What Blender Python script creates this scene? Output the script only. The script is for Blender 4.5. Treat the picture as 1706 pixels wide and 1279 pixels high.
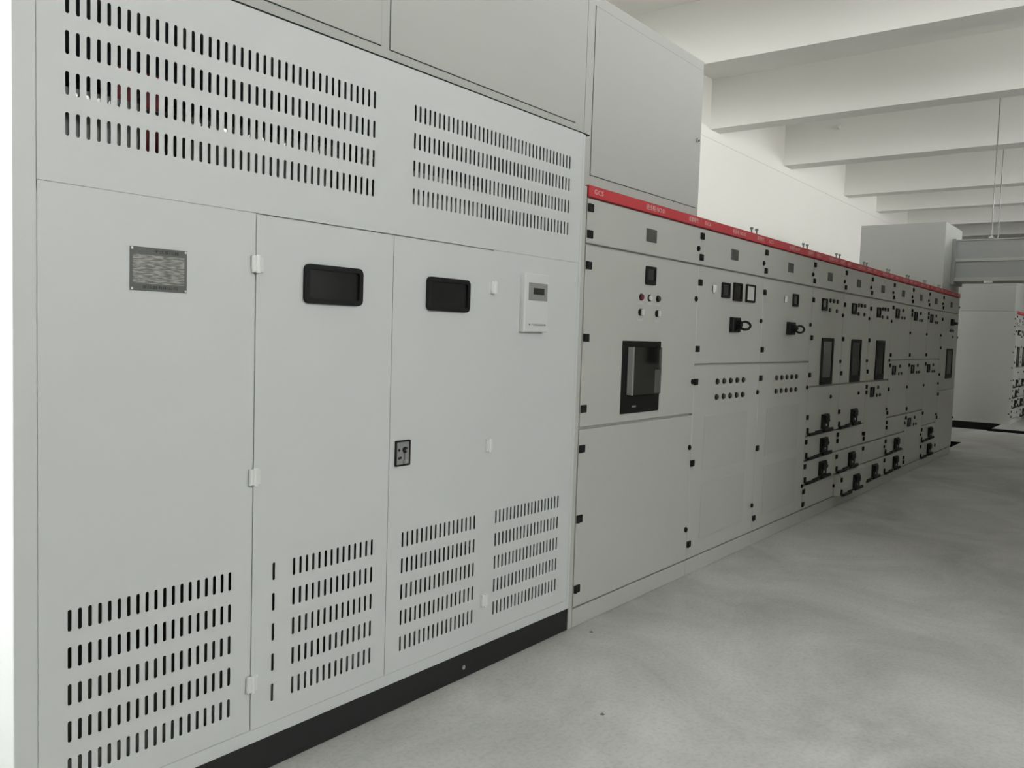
import bpy, math, random
from mathutils import Matrix, Vector

random.seed(7)
for _o in list(bpy.data.objects):
    bpy.data.objects.remove(_o)
scene = bpy.context.scene
COL = scene.collection

# ------------------------------------------------------------------ camera
def look(loc, yaw, pitch, roll):
    f = Vector((math.cos(yaw) * math.cos(pitch), math.sin(yaw) * math.cos(pitch), -math.sin(pitch)))
    r = f.cross(Vector((0, 0, 1))).normalized()
    u = r.cross(f)
    c, s = math.cos(roll), math.sin(roll)
    r2, u2 = c * r + s * u, -s * r + c * u
    m = Matrix((r2, u2, -f)).transposed().to_4x4()
    m.translation = Vector(loc)
    return m
cam_data = bpy.data.cameras.new('camera')
cam_data.sensor_fit = 'HORIZONTAL'
cam_data.sensor_width = 36.0
cam_data.lens = 1398.09 * 36.0 / 1706.0
cam_data.clip_start = 0.05
cam_data.clip_end = 200
cam = bpy.data.objects.new('camera', cam_data)
COL.objects.link(cam)
cam.matrix_world = look((-3.4761, -2.2576, 1.4693), math.radians(37.7268), math.radians(3.4824), math.radians(1.8285))
scene.camera = cam

# ------------------------------------------------------------------ sky and exposure
world = bpy.data.worlds.new('overcast_sky')
scene.world = world
world.use_nodes = True
bg = world.node_tree.nodes['Background']
bg.inputs['Color'].default_value = (0.975, 0.985, 1.0, 1)
bg.inputs['Strength'].default_value = 24.0
vs = scene.view_settings
vs.view_transform = 'Standard'
vs.look = 'None'
vs.gamma = 1.0
vs.use_curve_mapping = False
vs.exposure = 0.0

# room extents
RX0, RX1, RY0, RY1 = -5.3, 20.5, -6.6, 2.4
SLAB = 4.70
# unseen window openings, placed and sized for their light: left end wall (y0,y1,z0,z1) and side wall (x0,x1,z0,z1)
LEFT_WIN = [(-0.3, 2.36, 1.6, 4.55)]
SIDE_WIN = [(-2.0, 0.0, 2.5, 4.07)] + [(a, b, 2.95, 4.07) for a, b in ((2.0, 3.9), (4.4, 7.6), (9.2, 12.0))] + [(12.4, 14.1, 2.0, 4.07)]
def portal(name, loc, rot, sx, sy):
    l = bpy.data.lights.new(name, 'AREA')
    l.shape = 'RECTANGLE'; l.size = sx; l.size_y = sy
    l.cycles.is_portal = True
    o = bpy.data.objects.new(name, l)
    COL.objects.link(o)
    o.location = loc; o.rotation_euler = rot
for (a, b, c, d) in LEFT_WIN:
    portal('window_portal', (RX0 - 0.02, (a + b) / 2, (c + d) / 2), (0, -math.pi / 2, 0), d - c, b - a)
for (a, b, c, d) in SIDE_WIN:
    portal('window_portal', ((a + b) / 2, RY0 - 0.02, (c + d) / 2), (math.pi / 2, 0, 0), b - a, d - c)

# ------------------------------------------------------------------ materials
def srgb(r, g, b):
    def f(c):
        c /= 255.0
        return c / 12.92 if c <= 0.04045 else ((c + 0.055) / 1.055) ** 2.4
    return (f(r), f(g), f(b), 1.0)

def mat(name, col, rough=0.5, metal=0.0, var=0.04, scale=6.0, bump=0.0, bscale=300.0, spec=0.5, coat=0.0):
    m = bpy.data.materials.new(name)
    m.use_nodes = True
    nt = m.node_tree
    b = nt.nodes['Principled BSDF']
    b.inputs['Roughness'].default_value = rough
    b.inputs['Metallic'].default_value = metal
    b.inputs['Specular IOR Level'].default_value = spec
    b.inputs['Coat Weight'].default_value = coat
    tc = nt.nodes.new('ShaderNodeTexCoord')
    n = nt.nodes.new('ShaderNodeTexNoise')
    n.inputs['Scale'].default_value = scale
    n.inputs['Detail'].default_value = 4
    nt.links.new(tc.outputs['Object'], n.inputs['Vector'])
    mix = nt.nodes.new('ShaderNodeMix')
    mix.data_type = 'RGBA'
    mix.inputs[6].default_value = tuple(max(0, c * (1 - var)) for c in col[:3]) + (1,)
    mix.inputs[7].default_value = tuple(min(1, c * (1 + var)) for c in col[:3]) + (1,)
    nt.links.new(n.outputs['Fac'], mix.inputs[0])
    nt.links.new(mix.outputs[2], b.inputs['Base Color'])
    if bump:
        n2 = nt.nodes.new('ShaderNodeTexNoise')
        n2.inputs['Scale'].default_value = bscale
        nt.links.new(tc.outputs['Object'], n2.inputs['Vector'])
        bp = nt.nodes.new('ShaderNodeBump')
        bp.inputs['Strength'].default_value = bump
        bp.inputs['Distance'].default_value = 0.001
        nt.links.new(n2.outputs['Fac'], bp.inputs['Height'])
        nt.links.new(bp.outputs['Normal'], b.inputs['Normal'])
    return m

def floor_material():
    m = mat('concrete_floor', srgb(176, 178, 172), 0.62, var=0.0)
    nt = m.node_tree
    b = nt.nodes['Principled BSDF']
    tc = nt.nodes.new('ShaderNodeTexCoord')
    n1 = nt.nodes.new('ShaderNodeTexNoise'); n1.inputs['Scale'].default_value = 1.1; n1.inputs['Detail'].default_value = 8; n1.inputs['Roughness'].default_value = 0.65; n1.inputs['Distortion'].default_value = 0.8
    n2 = nt.nodes.new('ShaderNodeTexNoise'); n2.inputs['Scale'].default_value = 55; n2.inputs['Detail'].default_value = 3
    nt.links.new(tc.outputs['Object'], n1.inputs['Vector'])
    nt.links.new(tc.outputs['Object'], n2.inputs['Vector'])
    r = nt.nodes.new('ShaderNodeValToRGB')
    r.color_ramp.elements[0].position = 0.33; r.color_ramp.elements[0].color = srgb(162, 163, 158)
    r.color_ramp.elements[1].position = 0.66; r.color_ramp.elements[1].color = srgb(194, 195, 191)
    nt.links.new(n1.outputs['Fac'], r.inputs['Fac'])
    mx = nt.nodes.new('ShaderNodeMix'); mx.data_type = 'RGBA'; mx.blend_type = 'MULTIPLY'
    mx.inputs[0].default_value = 0.35
    r2 = nt.nodes.new('ShaderNodeValToRGB')
    r2.color_ramp.elements[0].position = 0.3; r2.color_ramp.elements[0].color = (0.62, 0.62, 0.62, 1)
    r2.color_ramp.elements[1].position = 0.55; r2.color_ramp.elements[1].color = (1, 1, 1, 1)
    nt.links.new(n2.outputs['Fac'], r2.inputs['Fac'])
    nt.links.new(r.outputs['Color'], mx.inputs[6]); nt.links.new(r2.outputs['Color'], mx.inputs[7])
    nt.links.new(mx.outputs[2], b.inputs['Base Color'])
    bp = nt.nodes.new('ShaderNodeBump'); bp.inputs['Strength'].default_value = 0.25; bp.inputs['Distance'].default_value = 0.004
    nt.links.new(n2.outputs['Fac'], bp.inputs['Height'])
    nt.links.new(bp.outputs['Normal'], b.inputs['Normal'])
    return m

def plate_material():
    m = mat('engraved_plate', srgb(128, 128, 122), 0.42, metal=0.35, var=0.0)
    nt = m.node_tree
    b = nt.nodes['Principled BSDF']
    tc = nt.nodes.new('ShaderNodeTexCoord')
    mp = nt.nodes.new('ShaderNodeMapping'); mp.inputs['Scale'].default_value = (38, 1, 260)
    nt.links.new(tc.outputs['Object'], mp.inputs['Vector'])
    n = nt.nodes.new('ShaderNodeTexNoise'); n.inputs['Scale'].default_value = 1.0; n.inputs['Detail'].default_value = 3
    nt.links.new(mp.outputs['Vector'], n.inputs['Vector'])
    r = nt.nodes.new('ShaderNodeValToRGB')
    r.color_ramp.elements[0].position = 0.42; r.color_ramp.elements[0].color = srgb(92, 93, 88)
    r.color_ramp.elements[1].position = 0.6; r.color_ramp.elements[1].color = srgb(142, 142, 136)
    nt.links.new(n.outputs['Fac'], r.inputs['Fac'])
    nt.links.new(r.outputs['Color'], b.inputs['Base Color'])
    return m

def perforated_material(base):
    m = mat('perforated_sheet', base, 0.5, var=0.0)
    nt = m.node_tree
    b = nt.nodes['Principled BSDF']
    tc = nt.nodes.new('ShaderNodeTexCoord')
    v = nt.nodes.new('ShaderNodeTexVoronoi'); v.inputs['Scale'].default_value = 160; v.inputs['Randomness'].default_value = 0.0
    nt.links.new(tc.outputs['Object'], v.inputs['Vector'])
    r = nt.nodes.new('ShaderNodeValToRGB')
    r.color_ramp.elements[0].position = 0.235; r.color_ramp.elements[0].color = (0.02, 0.02, 0.02, 1)
    r.color_ramp.elements[1].position = 0.275; r.color_ramp.elements[1].color = base
    nt.links.new(v.outputs['Distance'], r.inputs['Fac'])
    nt.links.new(r.outputs['Color'], b.inputs['Base Color'])
    return m

def pane_material(name, tint, refl):
    m = bpy.data.materials.new(name)
    m.use_nodes = True
    nt = m.node_tree
    nt.nodes.remove(nt.nodes['Principled BSDF'])
    t = nt.nodes.new('ShaderNodeBsdfTransparent'); t.inputs['Color'].default_value = tint
    g = nt.nodes.new('ShaderNodeBsdfGlossy'); g.inputs['Roughness'].default_value = 0.06; g.inputs['Color'].default_value = (0.9, 0.9, 0.9, 1)
    lw = nt.nodes.new('ShaderNodeFresnel'); lw.inputs['IOR'].default_value = 1.45
    ma = nt.nodes.new('ShaderNodeMath'); ma.operation = 'ADD'; ma.inputs[1].default_value = refl
    nt.links.new(lw.outputs['Fac'], ma.inputs[0])
    mx = nt.nodes.new('ShaderNodeMixShader')
    nt.links.new(ma.outputs[0], mx.inputs['Fac'])
    nt.links.new(t.outputs[0], mx.inputs[1]); nt.links.new(g.outputs[0], mx.inputs[2])
    nt.links.new(mx.outputs[0], nt.nodes['Material Output'].inputs['Surface'])
    return m

M = {}
M['tpaint'] = mat('transformer_paint', srgb(202, 205, 204), 0.48, var=0.012, bump=0.04)
M['gpaint'] = mat('switchgear_paint', srgb(185, 186, 180), 0.36, var=0.012, bump=0.05)
M['boxpaint'] = mat('bus_enclosure_paint', srgb(178, 180, 174), 0.5, var=0.012, bump=0.04)
M['ductpaint'] = mat('bus_duct_paint', srgb(160, 162, 160), 0.5, var=0.03)
M['wall'] = mat('white_wall', srgb(240, 238, 230), 0.9, var=0.015, scale=1.2, bump=0.1, bscale=60)
M['ceil'] = mat('white_ceiling', srgb(238, 237, 231), 0.9, var=0.02, scale=1.0, bump=0.1, bscale=40)
M['floor'] = floor_material()
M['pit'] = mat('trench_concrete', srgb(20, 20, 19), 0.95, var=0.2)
M['blackpaint'] = mat('black_steel', srgb(20, 21, 21), 0.6, var=0.25, scale=4.0)
M['black'] = mat('black_plastic', srgb(20, 20, 20), 0.55, var=0.05, spec=0.25)
M['rubber'] = mat('black_rubber', srgb(16, 16, 17), 0.6, var=0.05, spec=0.25)
M['glass'] = mat('dark_glass', srgb(34, 36, 35), 0.10, var=0.02, spec=0.35)
M['screen'] = mat('meter_screen', srgb(52, 54, 54), 0.15, var=0.05, spec=0.6)
M['pale'] = mat('meter_glare', srgb(205, 206, 200), 0.3, var=0.03)  # pale colour stands in for a reflection on meter glass
M['red'] = mat('red_header', srgb(192, 48, 58), 0.42, var=0.03)
M['letters'] = mat('white_letters', srgb(226, 196, 196), 0.5)
M['emblem'] = mat('grey_emblem', srgb(88, 90, 86), 0.5, metal=0.2, var=0.05)
M['steel'] = mat('bright_steel', srgb(200, 200, 198), 0.28, metal=0.9, var=0.03)
M['dsteel'] = mat('brushed_steel', srgb(140, 140, 136), 0.38, metal=0.7, var=0.06)
M['white'] = mat('white_plastic', srgb(222, 222, 218), 0.4, var=0.01)
M['hinge'] = mat('hinge_paint', srgb(216, 218, 216), 0.4, var=0.01)
M['lred'] = mat('red_lens', srgb(128, 52, 56), 0.25)
M['lgreen'] = mat('green_lens', srgb(58, 66, 60), 0.25)
M['lwhite'] = mat('white_lens', srgb(225, 225, 220), 0.25)
M['ldark'] = mat('dim_lens', srgb(74, 64, 62), 0.3)
M['plate'] = plate_material()
M['perf'] = perforated_material(srgb(183, 184, 179))
M['tag'] = mat('label_strip', srgb(196, 197, 192), 0.5)
M['ctrl'] = mat('controller_plastic', srgb(208, 209, 208), 0.45, var=0.01)
M['keypad'] = mat('grey_keypad', srgb(140, 141, 140), 0.5)
M['coil'] = mat('red_resin', srgb(150, 30, 36), 0.45, var=0.08)
M['clear'] = pane_material('smoked_clear_plastic', (0.70, 0.70, 0.68, 1), 0.16)
M['pane'] = pane_material('window_glass', (0.95, 0.95, 0.95, 1), 0.0)
M['frame'] = mat('window_frame_white', srgb(220, 222, 222), 0.5)

# ------------------------------------------------------------------ mesh helpers
class MB:
    def __init__(s):
        s.v = []; s.f = []; s.m = []
    def add(s, vs, fs, mi=0):
        n = len(s.v)
        s.v += [tuple(p) for p in vs]
        for f in fs:
            s.f.append(tuple(i + n for i in f)); s.m.append(mi)
        return s
    def box(s, x0, x1, y0, y1, z0, z1, mi=0):
        vs = [(x0, y0, z0), (x1, y0, z0), (x1, y1, z0), (x0, y1, z0), (x0, y0, z1), (x1, y0, z1), (x1, y1, z1), (x0, y1, z1)]
        return s.add(vs, [(0, 3, 2, 1), (4, 5, 6, 7), (0, 1, 5, 4), (1, 2, 6, 5), (2, 3, 7, 6), (3, 0, 4, 7)], mi)
    def cbox(s, x0, x1, y0, y1, z0, z1, c, mi=0):
        """box whose edges around the front (low y) face are chamfered by c"""
        vs = [(x0 + c, y0, z0 + c), (x1 - c, y0, z0 + c), (x1 - c, y0, z1 - c), (x0 + c, y0, z1 - c),
              (x0, y0 + c, z0), (x1, y0 + c, z0), (x1, y0 + c, z1), (x0, y0 + c, z1),
              (x0, y1, z0), (x1, y1, z0), (x1, y1, z1), (x0, y1, z1)]
        fs = [(0, 1, 2, 3), (4, 5, 1, 0), (5, 6, 2, 1), (6, 7, 3, 2), (7, 4, 0, 3),
              (8, 9, 5, 4), (9, 10, 6, 5), (10, 11, 7, 6), (11, 8, 4, 7), (11, 10, 9, 8)]
        return s.add(vs, fs, mi)
    def prism(s, prof, y0, y1, mi=0, cap_back=True):
        """profile of (x,z), counter-clockwise seen from -y, extruded from y0 (front) to y1"""
        n = len(prof)
        vs = [(x, y0, z) for x, z in prof] + [(x, y1, z) for x, z in prof]
        fs = [tuple(range(n))] + [(i, n + i, n + (i + 1) % n, (i + 1) % n)[::1] for i in range(n)]
        if cap_back: fs.append(tuple(range(2 * n - 1, n - 1, -1)))
        return s.add(vs, fs, mi)
    def cyl(s, x, z, r, y0, y1, n=14, mi=0, rz=None):
        rz = rz or r
        return s.prism([(x + r * math.cos(2 * math.pi * i / n), z + rz * math.sin(2 * math.pi * i / n)) for i in range(n)], y0, y1, mi)
    def tube(s, p, q, r, n=8, mi=0):
        p, q = Vector(p), Vector(q)
        d = (q - p).normalized()
        a = d.orthogonal().normalized(); b = d.cross(a)
        vs = []
        for c in (p, q):
            for i in range(n):
                t = 2 * math.pi * i / n
                vs.append(tuple(c + r * (math.cos(t) * a + math.sin(t) * b)))
        fs = [(i, (i + 1) % n, n + (i + 1) % n, n + i) for i in range(n)]
        fs += [tuple(range(n - 1, -1, -1)), tuple(range(n, 2 * n))]
        return s.add(vs, fs, mi)
    def ring(s, outer, inner, y0, y1, yi=None, mi=0):
        """frame between two profiles of equal length: front face, outer wall, inner wall"""
        n = len(outer)
        yi = y1 if yi is None else yi
        vs = [(x, y0, z) for x, z in outer] + [(x, y0, z) for x, z in inner] + [(x, y1, z) for x, z in outer] + [(x, yi, z) for x, z in inner]
        fs = []
        for i in range(n):
            j = (i + 1) % n
            fs += [(i, j, n + j, n + i), (i, 2 * n + i, 2 * n + j, j), (n + i, n + j, 3 * n + j, 3 * n + i)]
        return s.add(vs, fs, mi)
    def mesh(s, name, *mats):
        me = bpy.data.meshes.new(name)
        me.from_pydata(s.v, [], s.f)
        for m in mats: me.materials.append(m)
        if len(mats) > 1: me.polygons.foreach_set('material_index', s.m)
        me.update()
        return me

def rrect(x0, x1, z0, z1, r, n=4):
    out = []
    for cx, cz, a0 in ((x1 - r, z0 + r, -90), (x1 - r, z1 - r, 0), (x0 + r, z1 - r, 90), (x0 + r, z0 + r, 180)):
        for i in range(n + 1):
            a = math.radians(a0 + 90 * i / n)
            out.append((cx + r * math.cos(a), cz + r * math.sin(a)))
    return out

def ob(name, me, parent=None, loc=(0, 0, 0), label=None):
    o = bpy.data.objects.new(name, me)
    COL.objects.link(o)
    o.location = loc
    if parent is not None: o.parent = parent
    if label: o['label'] = label
    return o

def thing(name, label, cat, loc=(0, 0, 0), group=None, rz=0):
    o = bpy.data.objects.new(name, None)
    o.empty_display_size = 0.2
    COL.objects.link(o)
    o.location = loc; o.rotation_euler = (0, 0, rz)
    o['label'] = label; o['category'] = cat
    if group: o['group'] = group
    return o

def tag(o, label, cat, group=None):
    o['label'] = label; o['category'] = cat
    if group: o['group'] = group
    return o

def struct(name, me, parent=None):
    o = ob(name, me, parent)
    o['kind'] = 'structure'
    return o

def copy_tree(o, parent=None, skip=('lifting_bolt',)):
    c = o.copy(); COL.objects.link(c); c.parent = parent
    for ch in list(o.children):
        if ch.name.split('.')[0] not in skip: copy_tree(ch, c)
    return c

def text_mesh(body, size, material, width=None, align='LEFT'):
    cu = bpy.data.curves.new('text', 'FONT')
    cu.body = body; cu.size = size; cu.align_x = align; cu.align_y = 'CENTER'
    cu.resolution_u = 2
    t = bpy.data.objects.new('text', cu)
    COL.objects.link(t)
    dg = bpy.context.evaluated_depsgraph_get()
    me = bpy.data.meshes.new_from_object(t.evaluated_get(dg))
    bpy.data.objects.remove(t)
    bpy.data.curves.remove(cu)
    me.materials.clear(); me.materials.append(material)
    xs = [v.co.x for v in me.vertices]
    k = 1.0
    if width and xs: k = width / max(1e-6, max(xs) - min(xs))
    me.transform(Matrix.Scale(k, 4, (1, 0, 0)))
    me.transform(Matrix.Rotation(math.pi / 2, 4, 'X'))     # lettering upright, reading along +x, facing -y
    return me

def slotted(x0, x1, z0, z1, y, t, xs, rows, w, pitch):
    """sheet with rounded vertical slots: real holes with walls"""
    mb = MB()
    cuts = []
    q = []
    def quad(a, b, c, d):
        if b - a > 1e-6 and d - c > 1e-6: q.append([(a, c), (b, c), (b, d), (a, d)])
    zc = z0
    loops = []
    for (zb, zt) in sorted(rows):
        b0, b1 = zb - 0.006, zt + 0.006
        quad(x0, x1, zc, b0)
        xc = x0
        for x in sorted(xs):
            l, r = x - pitch / 2, x + pitch / 2
            quad(xc, l, b0, b1)
            h = w / 2
            left = []; right = []
            for i in range(5):
                a = math.pi / 2 + math.pi / 2 * i / 4
                left.append((x + h * math.cos(a), zt - h + h * math.sin(a)))
            for i in range(5):
                a = math.pi + math.pi / 2 * i / 4
                left.append((x + h * math.cos(a), zb + h + h * math.sin(a)))
            for i in range(5):
                a = -math.pi / 2 + math.pi / 2 * i / 4
                right.append((x + h * math.cos(a), zb + h + h * math.sin(a)))
            for i in range(5):
                a = math.pi / 2 * i / 4
                right.append((x + h * math.cos(a), zt - h + h * math.sin(a)))
            q.append([(l, b0), (x, b0)] + left[::-1] + [(x, b1), (l, b1)])
            q.append([(x, b0), (r, b0), (r, b1), (x, b1)] + right[::-1])
            loops.append(left[:-1] + right[:-1])
            xc = r
        quad(xc, x1, b0, b1)
        zc = b1
    quad(x0, x1, zc, z1)
    for p in q:
        n = len(p)
        mb.add([(a, y, b) for a, b in p], [tuple(range(n))])
        mb.add([(a, y + t, b) for a, b in p], [tuple(range(n - 1, -1, -1))])
    for lp in loops:
        n = len(lp)
        mb.add([(a, y, b) for a, b in lp] + [(a, y + t, b) for a, b in lp], [(i, (i + 1) % n, n + (i + 1) % n, n + i) for i in range(n)])
    e = [(x0, z0), (x1, z0), (x1, z1), (x0, z1)]
    mb.add([(a, y, b) for a, b in e] + [(a, y + t, b) for a, b in e], [(i, 4 + i, 4 + (i + 1) % 4, (i + 1) % 4) for i in range(4)])
    return mb

def span(a, b, n): return [a + (b - a) * i / (n - 1) for i in range(n)]

# ------------------------------------------------------------------ the room
def grid_plane(xs, ys, z, holes, flip=False):
    mb = MB()
    for i in range(len(xs) - 1):
        for j in range(len(ys) - 1):
            cx, cy = (xs[i] + xs[i + 1]) / 2, (ys[j] + ys[j + 1]) / 2
            if any(a < cx < b and c < cy < d for a, b, c, d in holes): continue
            mb.add([(xs[i], ys[j], z), (xs[i + 1], ys[j], z), (xs[i + 1], ys[j + 1], z), (xs[i], ys[j + 1], z)], [(0, 1, 2, 3)])
    return mb
HOLES = [(9.48, 11.05, 0.13, 1.0), (13.6, 15.3, 0.15, 1.0), (13.45, 14.05, -3.2, 0.15)]
fx = sorted({RX0, RX1} | {h[0] for h in HOLES} | {h[1] for h in HOLES})
fy = sorted({RY0, RY1} | {h[2] for h in HOLES} | {h[3] for h in HOLES})
floor = struct('floor', grid_plane(fx, fy, 0.0, HOLES).mesh('floor', M['floor']))
def pit(cells, depth):
    mb = MB()
    for (a, b, c, d) in cells:
        mb.add([(a, c, -depth), (b, c, -depth), (b, d, -depth), (a, d, -depth)], [(0, 1, 2, 3)])
    return mb
def wallq(mb, p, q, depth): mb.add([(p[0], p[1], 0), (q[0], q[1], 0), (q[0], q[1], -depth), (p[0], p[1], -depth)], [(0, 1, 2, 3)])
m1 = pit([HOLES[0]], 0.7)
a, b, c, d = HOLES[0]
for p, q in (((a, c), (b, c)), ((b, c), (b, d)), ((b, d), (a, d)), ((a, d), (a, c))): wallq(m1, p, q, 0.7)
struct('cable_trench', m1.mesh('trench', M['pit']), floor)
m2 = pit([HOLES[1], HOLES[2]], 0.7)
pts = [(13.6, 0.15), (13.6, 1.0), (15.3, 1.0), (15.3, 0.15), (14.05, 0.15), (14.05, -3.2), (13.45, -3.2), (13.45, 0.15), (13.6, 0.15)]
for i in range(len(pts) - 1): wallq(m2, pts[i], pts[i + 1], 0.7)
struct('cable_trench', m2.mesh('trench', M['pit']), floor)

T = 0.24
mb = MB(); mb.box(RX0 - T, RX1 + T, RY1, RY1 + T, -0.02, SLAB + 0.2)
struct('wall_back', mb.mesh('wall_back', M['wall']))
mb = MB(); mb.box(RX1, RX1 + T, RY0, RY1, -0.02, SLAB + 0.2)
struct('wall_right', mb.mesh('wall_right', M['wall']))
def wall_with_windows(axis, a0, a1, z0, z1, wins, pos, t):
    mb = MB()
    def bx(u0, u1, w0, w1):
        if axis == 'y': mb.box(pos - t, pos, u0, u1, w0, w1)
        else: mb.box(u0, u1, pos - t, pos, w0, w1)
    u = a0
    for (b0, b1, c0, c1) in sorted(wins):
        bx(u, b0, z0, z1); bx(b0, b1, z0, c0); bx(b0, b1, c1, z1); u = b1
    bx(u, a1, z0, z1)
    return mb
struct('wall_left', wall_with_windows('y', RY0 - T, RY1 + T, -0.02, SLAB + 0.2, LEFT_WIN, RX0, T).mesh('wall_left', M['wall']))
struct('wall_front', wall_with_windows('x', RX0, RX1, -0.02, SLAB + 0.2, SIDE_WIN, RY0, T).mesh('wall_front', M['wall']))
wi = 0
for axis, wins, pos in (('y', LEFT_WIN, RX0 - 0.14), ('x', SIDE_WIN, RY0 - 0.14)):
    for (u0, u1, z0, z1) in wins:
        wi += 1
        fr = MB(); pn = MB()
        def bx(m, a0, a1, b0, b1, h=0.025):
            if axis == 'y': m.box(pos - h, pos + h, a0, a1, b0, b1)
            else: m.box(a0, a1, pos - h, pos + h, b0, b1)
        e = 0.05
        bx(fr, u0, u1, z0, z0 + e); bx(fr, u0, u1, z1 - e, z1); bx(fr, u0, u0 + e, z0 + e, z1 - e); bx(fr, u1 - e, u1, z0 + e, z1 - e)
        k = max(2, round((u1 - u0) / 1.0))
        for i in range(1, k):
            u = u0 + (u1 - u0) * i / k
            bx(fr, u - 0.02, u + 0.02, z0 + e, z1 - e)
        w = struct('window_%d' % wi, fr.mesh('window_frame', M['frame']))
        for i in range(k):
            pn = MB()
            bx(pn, u0 + (u1 - u0) * i / k + 0.03, u0 + (u1 - u0) * (i + 1) / k - 0.03, z0 + e, z1 - e, 0.003)
            ob('pane', pn.mesh('pane', M['pane']), w)

mb = MB(); mb.box(RX0 - T, RX1 + T, RY0 - T, RY1 + T, SLAB, SLAB + 0.2)
ceil = struct('ceiling', mb.mesh('ceiling', M['ceil']))
for bx0, bw in ((-3.1, .3), (-0.7, .3), (1.7, .3), (4.07, .31), (6.43, .28), (9.0, .33), (12.0, .3), (14.1, .3), (16.6, .3), (18.8, .3)):
    mb = MB(); mb.box(bx0, bx0 + bw, RY0, RY1, 4.09, SLAB)
    ob('beam', mb.mesh('beam', M['ceil']), ceil)
mb = MB(); mb.box(RX0, RX1, RY1 - 0.008, RY1, 3.975, 3.993)
struct('trim_1', mb.mesh('wall_trim', M['wall']))

# ------------------------------------------------------------------ shared little parts
def hinge_me():
    mb = MB()
    mb.cbox(0, 0.046, -0.009, 0.0, -0.019, 0.019, 0.003)
    mb.tube((0.007, -0.008, -0.0185), (0.007, -0.008, 0.0185), 0.006, 8)
    return mb.mesh('cabinet_hinge', M['black'])
HINGE = hinge_me()
mb = MB(); mb.cyl(0, 0, 0.013, -0.010, 0, 12, 0, 0.016); mb.cyl(0, 0, 0.008, -0.014, -0.010, 8)
LOCK = mb.mesh('cabinet_lock', M['black'])
def whinge_me():
    mb = MB()
    mb.cbox(-0.019, -0.004, -0.012, 0, -0.026, 0.026, 0.003)
    mb.cbox(0.003, 0.019, -0.012, 0, -0.026, 0.026, 0.003)
    mb.tube((0, -0.010, -0.028), (0, -0.010, 0.028), 0.0075, 10)
    return mb.mesh('door_hinge', M['hinge'])
WHINGE = whinge_me()
def lamp_me(lens):
    mb = MB(); mb.cyl(0, 0, 0.019, -0.007, 0, 14, 0); mb.cyl(0, 0, 0.0145, -0.014, -0.007, 12, 1)
    return mb.mesh('indicator_lamp', M['black'], lens)
LAMP = {k: lamp_me(M[k]) for k in ('lred', 'lgreen', 'lwhite', 'ldark')}
def switch_me():
    mb = MB(); mb.cyl(0, 0, 0.019, -0.012, 0, 16, 0)
    mb.cbox(-0.005, 0.005, -0.026, -0.012, -0.016, 0.016, 0.002, 1)
    return mb.mesh('selector_switch', M['black'], M['lwhite'])
SWITCH = switch_me()
def button_me():
    mb = MB(); mb.cyl(0, 0, 0.017, -0.008, 0, 14, 0); mb.cyl(0, 0, 0.011, -0.016, -0.008, 12, 1)
    return mb.mesh('push_button', M['black'], M['dsteel'])
BUTTON = button_me()
mb = MB(); mb.box(-0.03, 0.03, -0.0015, 0, -0.005, 0.005)
TAGPL = mb.mesh('label_strip', M['tag'])
def bolt_me():
    mb = MB(); mb.cyl(0, 0, 0.010, -0.006, 0, 6)
    return mb.mesh('bolt', M['steel'])
BOLT = bolt_me()
def lug_me():
    mb = MB()
    mb.tube((0, 0, 0), (0, 0, 0.036), 0.006, 8)
    mb.tube((0, 0, 0.036), (0, 0, 0.05), 0.012, 8)
    return mb.mesh('lifting_bolt', M['dsteel'])
LUG = lug_me()
def emblem_me():
    mb = MB()
    mb.cbox(-0.058, 0.058, -0.004, 0, -0.035, 0.035, 0.002)
    for k in range(5): mb.box(-0.05, 0.05, -0.006, -0.004, -0.028 + k * 0.012, -0.0225 + k * 0.012)
    return mb.mesh('emblem_plate', M['emblem'])
EMBLEM = emblem_me()
def meter_parts(x0, x1, z0, z1, door, screen='screen', split=0.28):
    mb = MB(); mb.ring(rrect(x0, x1, z0, z1, 0.006, 2), rrect(x0 + 0.012, x1 - 0.012, z0 + split * (z1 - z0), z1 - 0.012, 0.003, 2), -0.012, 0.0, -0.004)
    m = ob('meter', mb.mesh('meter_bezel', M['black']), door)
    mb = MB(); mb.box(x0 + 0.010, x1 - 0.010, -0.006, -0.001, z0 + split * (z1 - z0) - 0.002, z1 - 0.010)
    ob('meter_screen', mb.mesh('meter_screen', M[screen]), door)
def window_parts(x0, x1, z0, z1, door):
    mb = MB(); mb.ring(rrect(x0, x1, z0, z1, 0.01, 2), rrect(x0 + 0.036, x1 - 0.036, z0 + 0.06, z1 - 0.03, 0.008, 2), -0.010, 0.0, -0.003)
    ob('window_frame', mb.mesh('window_bezel', M['black']), door)
    mb = MB(); mb.box(x0 + 0.033, x1 - 0.033, -0.006, -0.002, z0 + 0.057, z1 - 0.027)
    ob('window_pane', mb.mesh('window_pane', M['glass']), door)
def rotary_handle(x, z, door, loop=True):
    """square black base with a ring handle standing out from it, as on the capacitor cabinets"""
    mb = MB()
    mb.cbox(x - 0.062, x + 0.062, -0.03, 0, z - 0.048, z + 0.048, 0.006)
    mb.cyl(x, z, 0.03, -0.05, -0.03, 16)
    c = Vector((x + 0.02, -0.075, z - 0.005))
    n = 14
    for i in range(n):
        a0, a1 = 2 * math.pi * i / n, 2 * math.pi * (i + 1) / n
        p = [c + Vector((0.058 * math.cos(a), -0.012 * math.cos(a), 0.026 * math.sin(a))) for a in (a0, a1)]
        mb.tube(p[0], p[1], 0.008, 6)
    mb.tube((x, -0.05, z), (x - 0.02, -0.066, z), 0.012, 8)
    ob('rotary_handle', mb.mesh('rotary_handle', M['black']), door)

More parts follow.
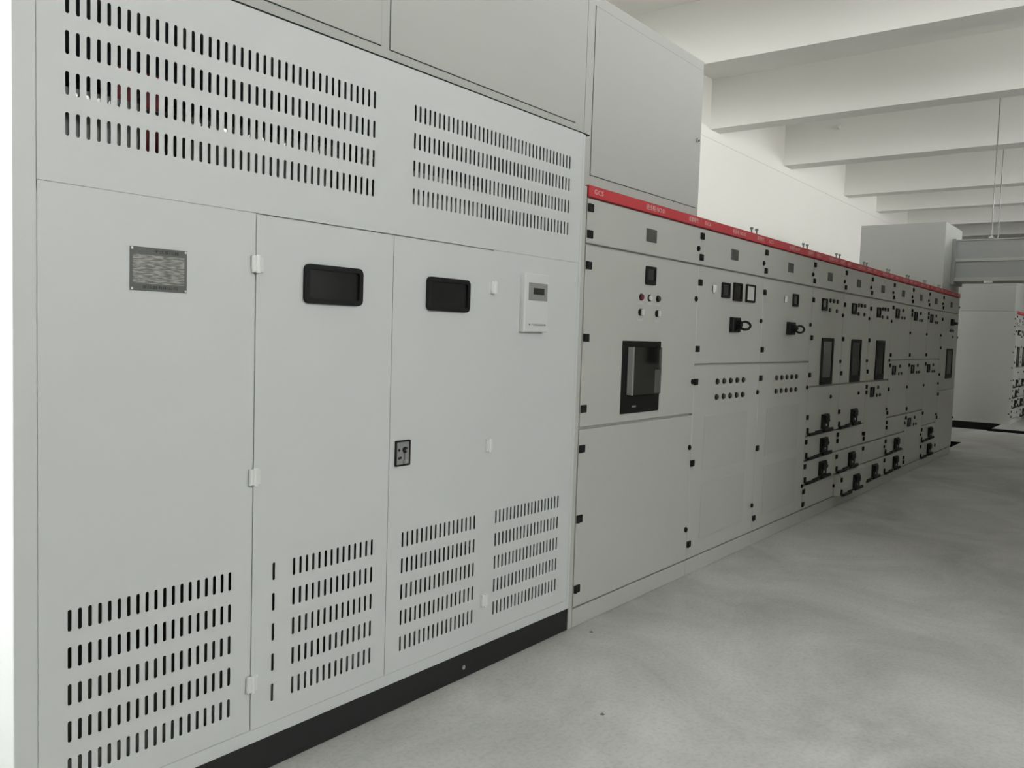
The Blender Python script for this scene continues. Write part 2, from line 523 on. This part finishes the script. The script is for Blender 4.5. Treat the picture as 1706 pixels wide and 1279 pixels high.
def drawer_handle_me():
    mb = MB()
    mb.cbox(0.385, 0.552, -0.020, 0, 0.036, 0.158, 0.005)
    mb.cyl(0.475, 0.11, 0.028, -0.028, -0.020, 14)
    mb.cbox(0.395, 0.50, -0.040, -0.026, 0.092, 0.150, 0.005)
    mb.cyl(0.47, 0.066, 0.010, -0.023, -0.020, 8, 1)
    mb.cyl(0.60, 0.095, 0.012, -0.008, 0, 10)
    return mb.mesh('drawer_switch', M['black'], M['white'])
DSWITCH = drawer_handle_me()
def drawer_bar_me(w):
    mb = MB()
    mb.box(0.022, 0.05, -0.012, 0, 0.014, 0.06)
    mb.cbox(0.058, 0.315, -0.022, -0.004, -0.006, 0.016, 0.004)
    mb.box(0.045, 0.075, -0.010, 0, -0.004, 0.02)
    mb.box(0.24, 0.45, -0.014, 0.0, 0.010, 0.022)
    mb.cbox(0.43, w - 0.165, -0.022, -0.004, 0.0, 0.026, 0.005)
    mb.box(w - 0.20, w - 0.17, -0.010, 0, 0.002, 0.024)
    return mb.mesh('drawer_pull', M['black'])
DPULL = drawer_bar_me(0.84)

# ------------------------------------------------------------------ switchgear cabinet builder
DEPTH = 1.05
GX, GZ = 0.002, 0.006
def make_cabinet(label, X0, X1, no, words, doors, group='low voltage switchgear row', first=False):
    W = X1 - X0
    t = thing('switchgear_cabinet', label, 'electrical cabinet', (X0, 0, 0), group)
    mb = MB()
    mb.box(0.001, W - 0.001, 0.022, DEPTH, 0.0, 2.195)
    ob('body', mb.mesh('cabinet_body', M['gpaint']), t)
    mb = MB(); mb.cbox(0.0, W, 0.003, 0.022, 0.0, 0.094, 0.003)
    ob('base', mb.mesh('cabinet_base', M['gpaint']), t)
    mb = MB(); mb.cbox(0.0015, W - 0.0015, -0.004, 0.022, 2.145, 2.2, 0.002)
    hd = ob('header', mb.mesh('header_strip', M['red']), t, label='red header strip with white lettering')
    for (s, x, wd) in words:
        me = text_mesh(s, 0.032, M['letters'], wd)
        ob('lettering', me, hd, (x, -0.0046, 2.172))
    for dx in (() if first else (0.19, 0.10)):
        ob('lifting_bolt', LUG, t, (W - dx, 0.03, 2.195))
    # small top door
    def panel(z0, z1, name='door', off=0.0, thick=0.021):
        mb = MB(); mb.cbox(GX, W - GX, 0.0 + off, thick + (0.0 if off == 0 else 0.0), z0 + GZ, z1 - GZ, 0.0035)
        return ob(name, mb.mesh(name, M['gpaint']), t)
    d = panel(1.915, 2.1425)
    for z in (2.092, 1.964): ob('hinge', HINGE, d, (0.002, 0, z))
    ob('lock', LOCK, d, (W - 0.025, 0, 2.012))
    ob('emblem_plate', EMBLEM, d, (W / 2 + (0.02 if W > 1.2 else 0), 0, 2.025))
    for spec in doors:
        kind, z0, z1 = spec[0], spec[1], spec[2]
        if kind == 'door':
            d = panel(z0, z1)
            for z in spec[3]: ob('hinge', HINGE, d, (0.002, 0, z))
            for z in spec[4]: ob('lock', LOCK, d, (W - 0.028, 0, z))
            if len(spec) > 5: spec[5](d, W)
        else:
            off = spec[3]
            mb = MB(); mb.cbox(GX, W - GX, off, 0.3 if off else 0.021, z0 + GZ, z1 - GZ, 0.002)
            d = ob('drawer', mb.mesh('drawer', M['gpaint']), t)
            ob('rotary_switch', DSWITCH, d, (0, off, z0))
            ob('drawer_pull', DPULL, d, (0, off, z0 + 0.006))
            ob('hinge', HINGE, d, (0.002, off, z0 + 0.155))
            ob('lock', LOCK, d, (W - 0.245, off, z1 - 0.10))
    return t

def feeder_instruments(z, x0=0.241, n=3):
    def f(d, W):
        meter_parts(x0, x0 + 0.125, z - 0.05, z + 0.05, d)
        for x in ((0.455, 0.543, 0.648) if n == 3 else (0.44,)): ob('indicator_lamp', LAMP['ldark'], d, (x, 0, z + 0.04))
        for x in ((0.450, 0.640) if n == 3 else (0.41, 0.52)): ob('push_button', BUTTON, d, (x, 0, z - 0.04))
    return f
def both(*fs):
    def f(d, W):
        for g in fs: g(d, W)
    return f
def win(x0, x1, z0, z1): return lambda d, W: window_parts(x0, x1, z0, z1, d)

# ---- incoming cabinet
def incoming(d, W):
    meter_parts(0.597, 0.704, 1.757, 1.856, d, 'screen', 0.25)
    for x, k in ((0.559, 'lred'), (0.653, 'lwhite'), (0.75, 'lgreen')):
        ob('indicator_lamp', LAMP[k], d, (x, 0, 1.685))
        ob('label_strip', TAGPL, d, (x, 0, 1.652))
    for x in (0.555, 0.745):
        ob('selector_switch', SWITCH, d, (x, 0, 1.603))
        ob('label_strip', TAGPL, d, (x, 0, 1.562))
    bz = MB()
    bz.ring(rrect(0.383, 0.803, 1.057, 1.447, 0.004, 1), rrect(0.43, 0.76, 1.15, 1.425, 0.004, 1), -0.006, 0, 0.0)
    bz.box(0.425, 0.765, -0.0025, -0.0005, 1.145, 1.43)
    bz.box(0.50, 0.54, -0.008, -0.006, 1.088, 1.098, 1)
    ob('breaker_surround', bz.mesh('breaker_surround', M['black'], M['keypad']), d, label='black surround of the circuit breaker')
    br = MB()
    br.cbox(0.448, 0.742, -0.018, -0.002, 1.165, 1.412, 0.004)
    br.cbox(0.555, 0.665, -0.030, -0.018, 1.18, 1.395, 0.006, 1)
    br.cbox(0.575, 0.645, -0.034, -0.030, 1.20, 1.30, 0.003, 2)
    br.cyl(0.585, 1.365, 0.009, -0.036, -0.030, 10, 3); br.cyl(0.625, 1.365, 0.009, -0.036, -0.030, 10, 3)
    ob('circuit_breaker', br.mesh('circuit_breaker', M['dsteel'], M['keypad'], M['emblem'], M['white']), d)
    cv = MB()
    x0, x1, z0, z1, yd = 0.436, 0.752, 1.158, 1.414, -0.042
    n = 0.003
    cv.box(x0, x1, yd, yd + n, z0, z1)
    cv.box(x1 - n, x1, yd + n, -0.006, z0, z1)
    cv.box(x0 + n, x1 - n, yd + n, -0.006, z0, z0 + n); cv.box(x0 + n, x1 - n, yd + n, -0.006, z1 - n, z1)
    ob('breaker_cover', cv.mesh('breaker_cover', M['clear']), d, label='clear plastic cover over the circuit breaker')
    ed = MB(); ed.box(x0 - 0.002, x0 + 0.004, yd - 0.002, yd + 0.004, z0 - 0.001, z1 + 0.001); ed.box(x0, x0 + n, yd + 0.004, -0.006, z0, z1, 1)  # bright edge and grey left side paint the light catching the cover
    ob('cover_lit_edge', ed.mesh('cover_lit_edge', M['steel'], M['keypad']), d)
    st = MB(); st.box(0.675, 0.742, yd - 0.0012, yd - 0.0002, 1.163, 1.292)
    ob('sticker', st.mesh('cover_sticker', M['emblem']), d)

def lamps10(d, W):
    for z in (1.2, 1.1):
        for i in range(5):
            x = 0.335 + 0.1055 * i
            ob('indicator_lamp', LAMP['ldark'], d, (x, 0, z))
            ob('label_strip', TAGPL, d, (x, 0, z - 0.032))
    for z0, z1 in ((0.635, 0.985), (0.205, 0.555)):
        mb = MB(); mb.cbox(0.175, 0.865, -0.0015, 0.0, z0, z1, 0.001)
        ob('vent_mesh', mb.mesh('vent_mesh', M['perf']), d)
def white_knob(x, z, d):
    mb = MB(); mb.cyl(x + 0.01, z, 0.026, -0.006, 0, 16, 1); mb.cbox(x - 0.014, x + 0.014, -0.020, -0.006, z - 0.024, z + 0.024, 0.004, 0)  # grey base disc, set rightward to paint the knob's shadow
    ob('selector_knob', mb.mesh('selector_knob', M['white'], M['emblem']), d)
def cap2(d, W):
    white_knob(0.215, 1.785, d)
    meter_parts(0.338, 0.46, 1.738, 1.835, d, 'screen', 0.18)
    meter_parts(0.521, 0.657, 1.726, 1.846, d, 'glass', 0.14)
    meter_parts(0.731, 0.883, 1.728, 1.849, d, 'pale', 0.12)  # bright glass reflection painted as a pale screen
    rotary_handle(0.553, 1.57, d)
def cap3(d, W):
    white_knob(0.43, 1.785, d)
    meter_parts(0.591, 0.706, 1.74, 1.835, d, 'screen', 0.2)
    rotary_handle(0.555, 1.57, d)
def end_inst(d, W):
    mb = MB(); mb.cbox(0.55, 0.68, -0.03, 0, 1.75, 1.84, 0.006); mb.cbox(0.60, 0.74, -0.06, -0.03, 1.765, 1.80, 0.006)
    ob('rotary_handle', mb.mesh('rotary_handle_small', M['black']), d)
    for x in (0.54, 0.64, 0.74): ob('indicator_lamp', LAMP['ldark'], d, (x, 0, 1.683))
    ob('push_button', BUTTON, d, (0.73, 0, 1.603))
    window_parts(0.40, 0.79, 1.05, 1.445, d)

B = [0, 1.257, 2.305, 3.352, 4.195, 5.035, 5.872, 6.708, 7.54, 8.35, 9.43]
names = ['进线柜', '电容柜', '电容柜', '出线柜', '出线柜', '出线柜', '出线柜', '出线柜', '出线柜', '联络柜']
labels = [
    'grey incoming cabinet with clear covered circuit breaker in a black surround',
    'grey capacitor cabinet with a row of three meters above ten lamps',
    'grey capacitor cabinet with a single meter above ten lamps',
    'grey feeder cabinet with tall dark window above three stacked black handled drawers',
    'grey feeder cabinet with tall dark window and its lowest drawer pulled out',
    'grey feeder cabinet with tall dark window above a small meter door and one drawer',
    'grey windowless feeder cabinet with two meter doors, beside the last tall window cabinet',
    'grey windowless feeder cabinet with three meter doors and no drawers',
    'grey windowless feeder cabinet with two drawers, beside the windowed end cabinet',
    'grey end cabinet with tall window under the far overhead bus enclosure',
]
def words(i, W):
    return [('GCS', 0.045, 0.085), ('%s NO.%02d' % (names[i], i + 1), W / 2 - 0.06, 0.215), ('成套电气', W - 0.17, 0.125)]
H3 = (1.812, 1.508, 1.205)
WIN = win(0.283, 0.595, 1.117, 1.511)
specs = [
    [('door', 1.007, 1.915, (1.812, 1.457, 1.105), (1.71, 1.208), incoming), ('door', 0.098, 1.007, (0.905, 0.552, 0.196), (0.805, 0.296))],
    [('door', 1.31, 1.915, (1.812, 1.407), (1.609,), cap2), ('door', 0.098, 1.31, (1.205, 0.702, 0.196), (1.106, 0.296), lamps10)],
    [('door', 1.31, 1.915, (1.812, 1.407), (1.61,), cap3), ('door', 0.098, 1.31, (1.205, 0.702, 0.196), (1.106, 0.302), lamps10)],
    [('door', 1.107, 1.915, H3, (1.715, 1.31), both(feeder_instruments(1.787), WIN)), ('drawer', 0.705, 1.107, 0), ('drawer', 0.503, 0.705, 0), ('drawer', 0.302, 0.503, 0), ('door', 0.098, 0.302, (0.251, 0.146), (0.2,))],
    [('door', 1.107, 1.915, H3, (1.715, 1.31), both(feeder_instruments(1.787), WIN)), ('drawer', 0.705, 1.107, 0), ('door', 0.503, 0.705, (0.654, 0.598), (0.605,)), ('drawer', 0.302, 0.503, 0), ('drawer', 0.098, 0.302, -0.055)],
    [('door', 1.107, 1.915, H3, (1.715, 1.31), both(feeder_instruments(1.787), WIN)), ('door', 0.503, 1.107, (1.057, 1.004, 0.60, 0.552), (0.8,), feeder_instruments(1.0, 0.165, 1)), ('door', 0.302, 0.503, (0.455,), (0.404,)), ('drawer', 0.098, 0.302, 0)],
    [('door', 1.309, 1.915, (1.86, 1.365), (1.61,), feeder_instruments(1.805, 0.14, 1)), ('door', 0.703, 1.309, (1.256, 1.005, 0.757), (1.005,), feeder_instruments(1.203, 0.125, 1)), ('door', 0.503, 0.703, (0.655, 0.602), (0.601,)), ('drawer', 0.302, 0.503, 0), ('drawer', 0.098, 0.302, 0)],
    [('door', 1.309, 1.915, (1.86, 1.812, 1.365), (1.61,), feeder_instruments(1.805, 0.135, 1)), ('door', 0.703, 1.309, (1.25, 0.757), (1.0,), feeder_instruments(1.203, 0.125, 1)), ('door', 0.098, 0.703, (0.654, 0.2, 0.148), (0.404,), feeder_instruments(0.594, 0.115, 1))],
    [('door', 1.309, 1.915, (1.858, 1.812, 1.365), (1.61,), feeder_instruments(1.805, 0.125, 1)), ('door', 0.503, 1.309, (1.256, 0.66), (1.0, 0.605), feeder_instruments(1.2, 0.115, 1)), ('drawer', 0.302, 0.503, 0), ('drawer', 0.098, 0.302, 0)],
    [('door', 0.9, 1.915, (1.816, 1.453, 1.112), (1.6,), end_inst), ('door', 0.098, 0.9, (0.86, 0.562, 0.202), (0.5,))],
]
cabs = []
for i in range(10):
    cabs.append(make_cabinet(labels[i], B[i], B[i + 1], i + 1, words(i, B[i + 1] - B[i]), specs[i], first=i in (0, 9)))

# ---- the further row beyond the trench
g2 = 'switchgear row beyond the floor trench'
far1 = copy_tree(cabs[3]); far1.location = (15.34, 0.02, 0)
far1['label'] = 'blank grey cabinet side at the start of the row beyond the floor trench'; far1['group'] = g2
far2 = copy_tree(cabs[4]); far2.location = (15.34 + 0.843, 0.02, 0)
far2['label'] = 'grey cabinet second from the trench in the further row'; far2['group'] = g2
mb = MB(); mb.box(-0.014, -0.001, 0.004, DEPTH, 0.0, 2.19)
ep = ob('side_panel', mb.mesh('side_panel', M['gpaint']), far1)
mb = MB(); mb.tube((0, 0, 0), (-0.006, 0, 0), 0.012, 8)
SB = mb.mesh('side_bolt', M['black'])
for z in (0.2, 0.5, 0.85, 1.1, 1.4, 1.75, 1.9, 2.05): ob('bolt', SB, ep, (-0.014, 0.03, z))

# ---- row on the other side of the aisle (unseen, facing the first row, extent set to shade it)
OX, ON = 1.1, 18
src = [(3, 5, 3, 6, 3, 8, 5, 4)[k % 8] for k in range(ON)]
for k, i in enumerate(src):
    o = copy_tree(cabs[i])
    w = B[i + 1] - B[i]
    x = OX + 0.846 * k + (2.6 if k > 13 else 0)  # last four stand further on, added to darken the further row's front
    o.location = (x + w, -3.25, 0); o.rotation_euler = (0, 0, math.pi)
    o['label'] = 'unseen grey cabinet across the aisle with ' + {3: 'tall window above three stacked drawers', 4: 'tall window and lowest drawer pulled out', 5: 'tall window, small meter door and one drawer', 6: 'two meter doors, no window and a plain door', 8: 'two meter doors, no window, two drawers'}[i]
    o['group'] = 'switchgear row across the aisle'

# ------------------------------------------------------------------ overhead bus enclosures
def enclosure(label, x0, x1, y0, y1, z0, z1, doors, lock=None, group='overhead bus enclosures', gasket=False):
    t = thing('bus_enclosure', label, 'metal enclosure', (x0, y0, z0), group)
    W, D, H = x1 - x0, y1 - y0, z1 - z0
    mb = MB(); mb.box(0, W, 0, D, 0, H)
    ob('casing', mb.mesh('bus_casing', M['boxpaint']), t)
    if gasket:
        g = MB(); g.box(0, W, -0.0345, D, -0.0055, 0.0)  # dark strip painting the shaded gap under the casing
        ob('gasket', g.mesh('gasket', M['rubber']), t)
    for (a, b, c, d) in doors:
        g = MB(); g.box(a - x0, b - x0, -0.0008, 0.0, c - z0, d - z0)
        ob('door_seam', g.mesh('door_seam', M['rubber']), t)
        m = MB(); m.cbox(a - x0 + 0.0025, b - x0 - 0.0025, -0.004, -0.0008, c - z0 + 0.0025, d - z0 - 0.0025, 0.001)
        dr = ob('door', m.mesh('bus_door', M['boxpaint']), t)
        if lock: ob('lock', lock_me(), dr, (lock[0] - x0, -0.004, lock[1] - z0))
    return t
def lock_me():
    mb = MB(); mb.cyl(0, 0, 0.013, -0.012, 0, 12, 0); mb.cyl(0.004, -0.002, 0.006, -0.015, -0.012, 8, 1)
    return mb.mesh('enclosure_lock', M['steel'], M['black'])
YB = 0.035
enclosure('long grey bus enclosure with two doors on top of the transformer cabinet', -2.59, -0.006, YB, 1.2, 2.436, 3.13,
          [(-2.55, -1.345, 2.483, 3.08), (-1.305, -0.085, 2.48, 3.08)], gasket=True)
enclosure('single door grey bus enclosure standing on the incoming cabinet', -0.003, 1.275, YB, 1.0, 2.2, 3.13,
          [(0.06, 1.245, 2.257, 3.075)], (1.215, 2.655))
enclosure('blank sided grey bus enclosure on the end cabinet, joined to the bus duct', 8.35, 9.42, 0.02, 1.05, 2.2, 3.05, [])
enclosure('grey bus enclosure on top of the row beyond the floor trench', 15.34, 17.0, 0.07, 1.05, 2.2, 3.0, [])

for k in range(2):  # unseen enclosures added to keep high window light off the cabinet fronts
    e = enclosure('unseen grey bus enclosure added to shade the aisle', OX + 5.922 * k, OX + 5.922 * (k + 1) - 0.01, -4.3, -3.27, 2.2, 3.05, [], group='unseen bus enclosures added for shade')

enclosure('unseen grey bus enclosure added to shade the aisle', OX + 0.846 * 14 + 2.6, OX + 0.846 * 18 + 2.59, -4.3, -3.27, 2.2, 3.05, [], group='unseen bus enclosures added for shade')

# ---- bus duct crossing the aisle
t = thing('bus_duct', 'grey flanged bus duct crossing the aisle from the far bus enclosure', 'bus duct', (8.85, 0, 2.35))
DY0 = -3.262
mb = MB(); mb.box(0.0, 0.48, DY0, 0.018, 0.27, 0.51); ob('upper_casing', mb.mesh('upper_casing', M['ductpaint']), t)
mb = MB(); mb.box(0.0, 0.48, DY0, 0.018, 0.03, 0.25); ob('lower_casing', mb.mesh('lower_casing', M['ductpaint']), t)
for z0, z1 in ((-0.02, 0.03), (0.235, 0.275), (0.505, 0.52)):
    mb = MB(); mb.box(-0.03, 0.51, DY0, 0.018, z0, z1); ob('flange', mb.mesh('duct_flange', M['boxpaint']), t)
mb = MB(); mb.box(-0.045, 0.525, -0.025, 0.018, -0.06, 0.53); ob('collar', mb.mesh('duct_collar', M['ductpaint']), t)
hg = thing('duct_hanger', 'threaded rod hanger holding the bus duct below the ceiling', 'hanger', (8.85, -0.42, 2.871))
for x in (-0.02, 0.50):
    mb = MB(); mb.tube((x, 0, 0.0), (x, 0, SLAB - 2.871), 0.006, 8); ob('rod', mb.mesh('hanger_rod', M['dsteel']), hg)
    mb = MB(); mb.tube((x, 0, 0.024), (x, 0, 0.036), 0.016, 6); ob('nut', mb.mesh('hanger_nut', M['steel']), hg)
mb = MB(); mb.box(-0.06, 0.54, -0.025, 0.025, 0.0, 0.024); ob('crossbar', mb.mesh('crossbar', M['dsteel']), hg)
mb = MB(); mb.box(-0.032, -0.02, -0.47, -0.37, -0.048, -0.018)
ob('joint_clamp', mb.mesh('joint_clamp', M['dsteel']), t)

# ------------------------------------------------------------------ transformer cabinet
TX0, TX1, ZB, ZT = -2.59, -0.04, 0.112, 2.43
tc = thing('transformer_cabinet', 'large light grey transformer cabinet with rows of vent slots and black plinth', 'electrical cabinet', (TX0, 0, 0))
def L(x): return x - TX0
TD = 1.3
mb = MB(); mb.cbox(0.0, L(TX1), 0.004, TD, 0.0, ZB, 0.004)
pl = ob('plinth', mb.mesh('plinth', M['blackpaint']), tc, label='black painted steel plinth')
for x in (-0.83,): ob('bolt', BOLT, pl, (L(x), 0.004, 0.05))
mb = MB()
for (a, b, c, d, e, f) in ((0, L(TX1), TD - 0.004, TD, ZB, ZT), (L(TX1) - 0.004, L(TX1), 0.03, TD - 0.004, ZB, ZT),
                           (0.004, L(TX1) - 0.004, 0.03, TD - 0.004, ZT - 0.004, ZT), (0.004, L(TX1) - 0.004, 0.03, TD - 0.004, ZB, ZB + 0.004)):
    mb.box(a, b, c, d, e, f)
ob('casing', mb.mesh('transformer_casing', M['tpaint']), tc)
mb = MB(); mb.box(0, 0.004, 0.03, TD - 0.004, ZB, ZT)
ob('side_panel', mb.mesh('side_panel', M['tpaint']), tc)
fr = MB()
fr.cbox(0.0, L(-2.532), 0.0, 0.03, ZB, ZT, 0.002)
fr.cbox(L(-0.062), L(TX1), 0.0, 0.03, ZB, ZT, 0.002)
fr.cbox(L(-2.532), L(-0.062), 0.0, 0.03, ZB, 0.158, 0.002)
ob('frame', fr.mesh('front_frame', M['tpaint']), tc)
fm = MB()
for x in (-2.531, -1.886, -0.716, -0.063): fm.box(L(x) - 0.02, L(x) + 0.02, 0.0022, 0.03, 0.158, 1.790)
for x in (-2.531, -0.063): fm.box(L(x) - 0.02, L(x) + 0.02, 0.0022, 0.03, 1.845, ZT - 0.01)
fm.box(L(-1.276) - 0.04, L(-1.276), 0.0022, 0.02, 0.158, 1.790)
fm.box(L(-2.551), L(-0.043), 0.008, 0.03, 1.790, 1.845)
ob('inner_frame', fm.mesh('inner_frame', M['tpaint']), tc)
SW = 0.0105
mb = slotted(L(-2.5315), L(-0.0625), 1.8165, ZT, 0.0, 0.002,
             [L(x) for x in span(-2.457, -1.402, 40) + span(-1.197, -0.168, 40)],
             [(1.938, 1.998), (2.041, 2.101), (2.143, 2.203), (2.245, 2.305)], SW, 0.0262)
up = ob('upper_panel', mb.mesh('upper_panel', M['tpaint']), tc)
ROWS = [(0.231 + 0.1015 * k, 0.290 + 0.1015 * k) for k in range(5)]
def tpanel(name, x0, x1, xs, y, g=0.0008, top=1.8155):
    mb = slotted(L(x0) + g, L(x1) - g, 0.160, top, y, 0.002, [L(x) for x in xs], ROWS, SW, 0.0262)
    return ob(name, mb.mesh(name, M['tpaint']), tc)
p1 = tpanel('fixed_panel', -2.531, -1.886, span(-2.451, -1.965, 19), 0.0)
d1 = tpanel('door', -1.886, -1.296, [-1.803] + span(-1.722, -1.373, 14), -0.003, 0.0012, 1.811)
d2 = tpanel('door', -1.296, -0.716, span(-1.215, -0.791, 17), -0.003, 0.0012, 1.811)
p2 = tpanel('fixed_panel', -0.716, -0.064, span(-0.642, -0.168, 19), 0.0)
for x, d in ((-1.884, d1), (-0.714, d2)):
    for z in (1.658, 0.988, 0.315): ob('hinge', WHINGE, d, (L(x), -0.003, z))
# view windows
for (x0, x1, d) in ((-1.704, -1.452, d1), (-1.121, -0.873, d2)):
    mb = MB(); mb.ring(rrect(L(x0), L(x1), 1.546, 1.676, 0.02, 5), rrect(L(x0) + 0.017, L(x1) - 0.017, 1.563, 1.659, 0.008, 5), -0.016, -0.002, -0.004)
    ob('window_gasket', mb.mesh('window_gasket', M['rubber']), d)
    mb = MB(); mb.box(L(x0) + 0.014, L(x1) - 0.014, -0.0075, -0.0035, 1.56, 1.662)
    ob('window_pane', mb.mesh('view_pane', M['glass']), d)
# door lock plate with key
mb = MB()
mb.ring(rrect(L(-1.268), L(-1.19), 0.954, 1.051, 0.002, 1), rrect(L(-1.262), L(-1.196), 0.96, 1.045, 0.002, 1), -0.010, -0.003, -0.006, 0)
mb.box(L(-1.264), L(-1.194), -0.0075, -0.004, 0.958, 1.047, 1)
mb.cyl(L(-1.219), 1.014, 0.012, -0.012, -0.0075, 14, 0); mb.cyl(L(-1.217), 1.014, 0.006, -0.020, -0.012, 10, 2)
mb.cyl(L(-1.249), 1.015, 0.005, -0.010, -0.0075, 8, 0); mb.cyl(L(-1.249), 0.984, 0.005, -0.010, -0.0075, 8, 0); mb.cyl(L(-1.241), 0.985, 0.005, -0.010, -0.0075, 8, 0)
mb.box(L(-1.222), L(-1.214), -0.012, -0.010, 0.972, 1.005, 2); mb.cyl(L(-1.218), 0.97, 0.010, -0.013, -0.010, 10, 2)
ob('lock_plate', mb.mesh('lock_plate', M['black'], M['keypad'], M['steel']), d2, label='grey lock plate with black rim and hanging key')
# rating plate
mb = MB(); mb.box(L(-2.291), L(-2.121), -0.002, 0.0, 1.554, 1.675)
rp = ob('rating_plate', mb.mesh('rating_plate', M['emblem'], ), p1, label='engraved metal rating plate with four rivets')
mb = MB(); mb.box(L(-2.283), L(-2.129), -0.0026, -0.002, 1.574, 1.654)
ob('engraved_table', mb.mesh('engraved_table', M['plate']), p1)
for x in (-2.286, -2.126):
    for z in (1.559, 1.670):
        mb = MB(); mb.cyl(0, 0, 0.0035, -0.0045, -0.002, 8)
        ob('rivet', mb.mesh('rivet', M['steel']), p1, (L(x), 0, z))
ob('lettering', text_mesh('干式变压器', 0.011, M['black'], 0.075), p1, (L(-2.222), -0.0024, 1.664))
ob('lettering', text_mesh('变压器有限公司', 0.010, M['black'], 0.105), p1, (L(-2.256), -0.0024, 1.564))
# temperature controller
mb = MB(); mb.cbox(L(-0.521), L(-0.345), -0.030, 0.0, 1.476, 1.735, 0.004)
ct = ob('temperature_controller', mb.mesh('temperature_controller', M['ctrl']), p2, label='white wall box controller with small dark display')
mb = MB(); mb.box(L(-0.497), L(-0.356), -0.0312, -0.0302, 1.616, 1.694); 
mb2 = MB(); mb2.box(L(-0.464), L(-0.382), -0.0324, -0.0314, 1.643, 1.672)
ob('keypad', mb.mesh('keypad', M['keypad']), p2)
ob('display', mb2.mesh('display', M['screen']), p2)
ob('lettering', text_mesh('◆ 干式变压器温控器', 0.010, M['emblem'], 0.13), p2, (L(-0.492), -0.0306, 1.508))
# filler strip between transformer cabinet and switchgear
mb = MB(); mb.cbox(L(-0.037), L(-0.004), 0.003, 0.08, 0.0, 2.192, 0.003)
ob('filler_strip', mb.mesh('filler_strip', M['gpaint']), tc)

# the transformer itself, glimpsed through the slots: core with coils and busbars
mb = MB(); mb.box(-1.05, 1.05, -0.36, -0.28, 1.46, 1.62); mb.box(-1.05, 1.05, 0.28, 0.36, 1.46, 1.62); mb.box(-1.05, 1.05, -0.28, 0.28, 1.42, 1.66)
mb.box(-1.05, 1.05, -0.36, 0.36, 0.0, 0.26)
for x in (-0.78, 0.0, 0.78): mb.box(x - 0.12, x + 0.12, -0.12, 0.12, 0.26, 1.42)
core = ob('transformer_core', mb.mesh('transformer_core', M['emblem']), tc, (L(-1.3), 0.68, ZB + 0.004), label='dark laminated core glimpsed through the vent slots')
for x in (-0.78, 0.0, 0.78):
    mb = MB()
    n = 20
    prof = [(0.30, 0.72), (0.33, 0.76), (0.33, 1.35), (0.30, 1.40)]
    vs = []
    for r, z in prof:
        for i in range(n): vs.append((x + r * math.cos(2 * math.pi * i / n), r * math.sin(2 * math.pi * i / n), z))
    fs = [(k * n + i, k * n + (i + 1) % n, (k + 1) * n + (i + 1) % n, (k + 1) * n + i) for k in range(3) for i in range(n)]
    fs += [tuple(range(n - 1, -1, -1)), tuple(range(3 * n, 4 * n))]
    mb.add(vs, fs)
    ob('coil', mb.mesh('resin_coil', M['coil']), core, label='red resin cast coil')
for x in (-0.90, -0.80):
    mb = MB(); mb.box(x - 0.03, x + 0.03, -0.46, -0.45, 1.5, 2.1)
    ob('busbar', mb.mesh('busbar', M['coil']), core, label='red sleeved busbar')
mb = MB(); mb.box(-1.1, 1.15, -0.5, -0.46, 1.955, 1.985)
ob('busbar_support', mb.mesh('busbar_support', M['keypad']), core)
mb = MB(); mb.cyl(0, 0, 0.007, -0.52, -0.512, 6)
for xa, xb in ((-2.52, -2.24), (-2.08, -1.55), (-1.16, -0.75)):  # added grey plates close behind the slots, standing in for the lit interior
    r = MB(); r.box(L(xa), L(xb), 0.05, 0.056, 1.90, 2.075); r.box(L(xa), L(xb), 0.056, 0.09, 1.90, 1.906)
    ob('slot_backing', r.mesh('slot_backing', M['keypad']), tc)
SBOLT = mb.mesh('support_bolt', M['steel'])
for x in span(-1.18, -0.96, 8) + span(-0.76, -0.27, 12): ob('bolt', SBOLT, core, (x, -0.117, 1.94))

# ------------------------------------------------------------------ small things
mb = MB()
n = 16
vs = []; fs = []
for k, (r, x) in enumerate(((0.035, 0), (0.035, -0.02), (0.024, -0.045), (0.01, -0.055))):
    for i in range(n): vs.append((x, r * math.cos(2 * math.pi * i / n), r * math.sin(2 * math.pi * i / n)))
fs = [(k * n + i, k * n + (i + 1) % n, (k + 1) * n + (i + 1) % n, (k + 1) * n + i) for k in range(3) for i in range(n)] + [tuple(range(3 * n, 4 * n))]
mb.add(vs, fs)
dome = ob('lamp_holder', mb.mesh('lamp_holder', M['white']), None, (9.0, 1.62, 4.56))
tag(dome, 'small white round fitting high on a ceiling beam face', 'light fitting')
for (x, y) in ((-0.72, -0.62), (0.02, -0.10)):
    mb = MB()
    mb.add([(0.011, 0, 0), (0.004, 0.009, 0), (-0.009, 0.006, 0), (-0.007, -0.007, 0), (0.005, -0.009, 0), (0.0, 0.0, 0.007)], [(0, 1, 5), (1, 2, 5), (2, 3, 5), (3, 4, 5), (4, 0, 5), (4, 3, 2, 1, 0)])
    o = ob('pebble', mb.mesh('pebble', M['emblem']), None, (x, y, 0))
    tag(o, 'tiny dark pebble lying on the concrete floor', 'pebble', 'pebbles on the floor')
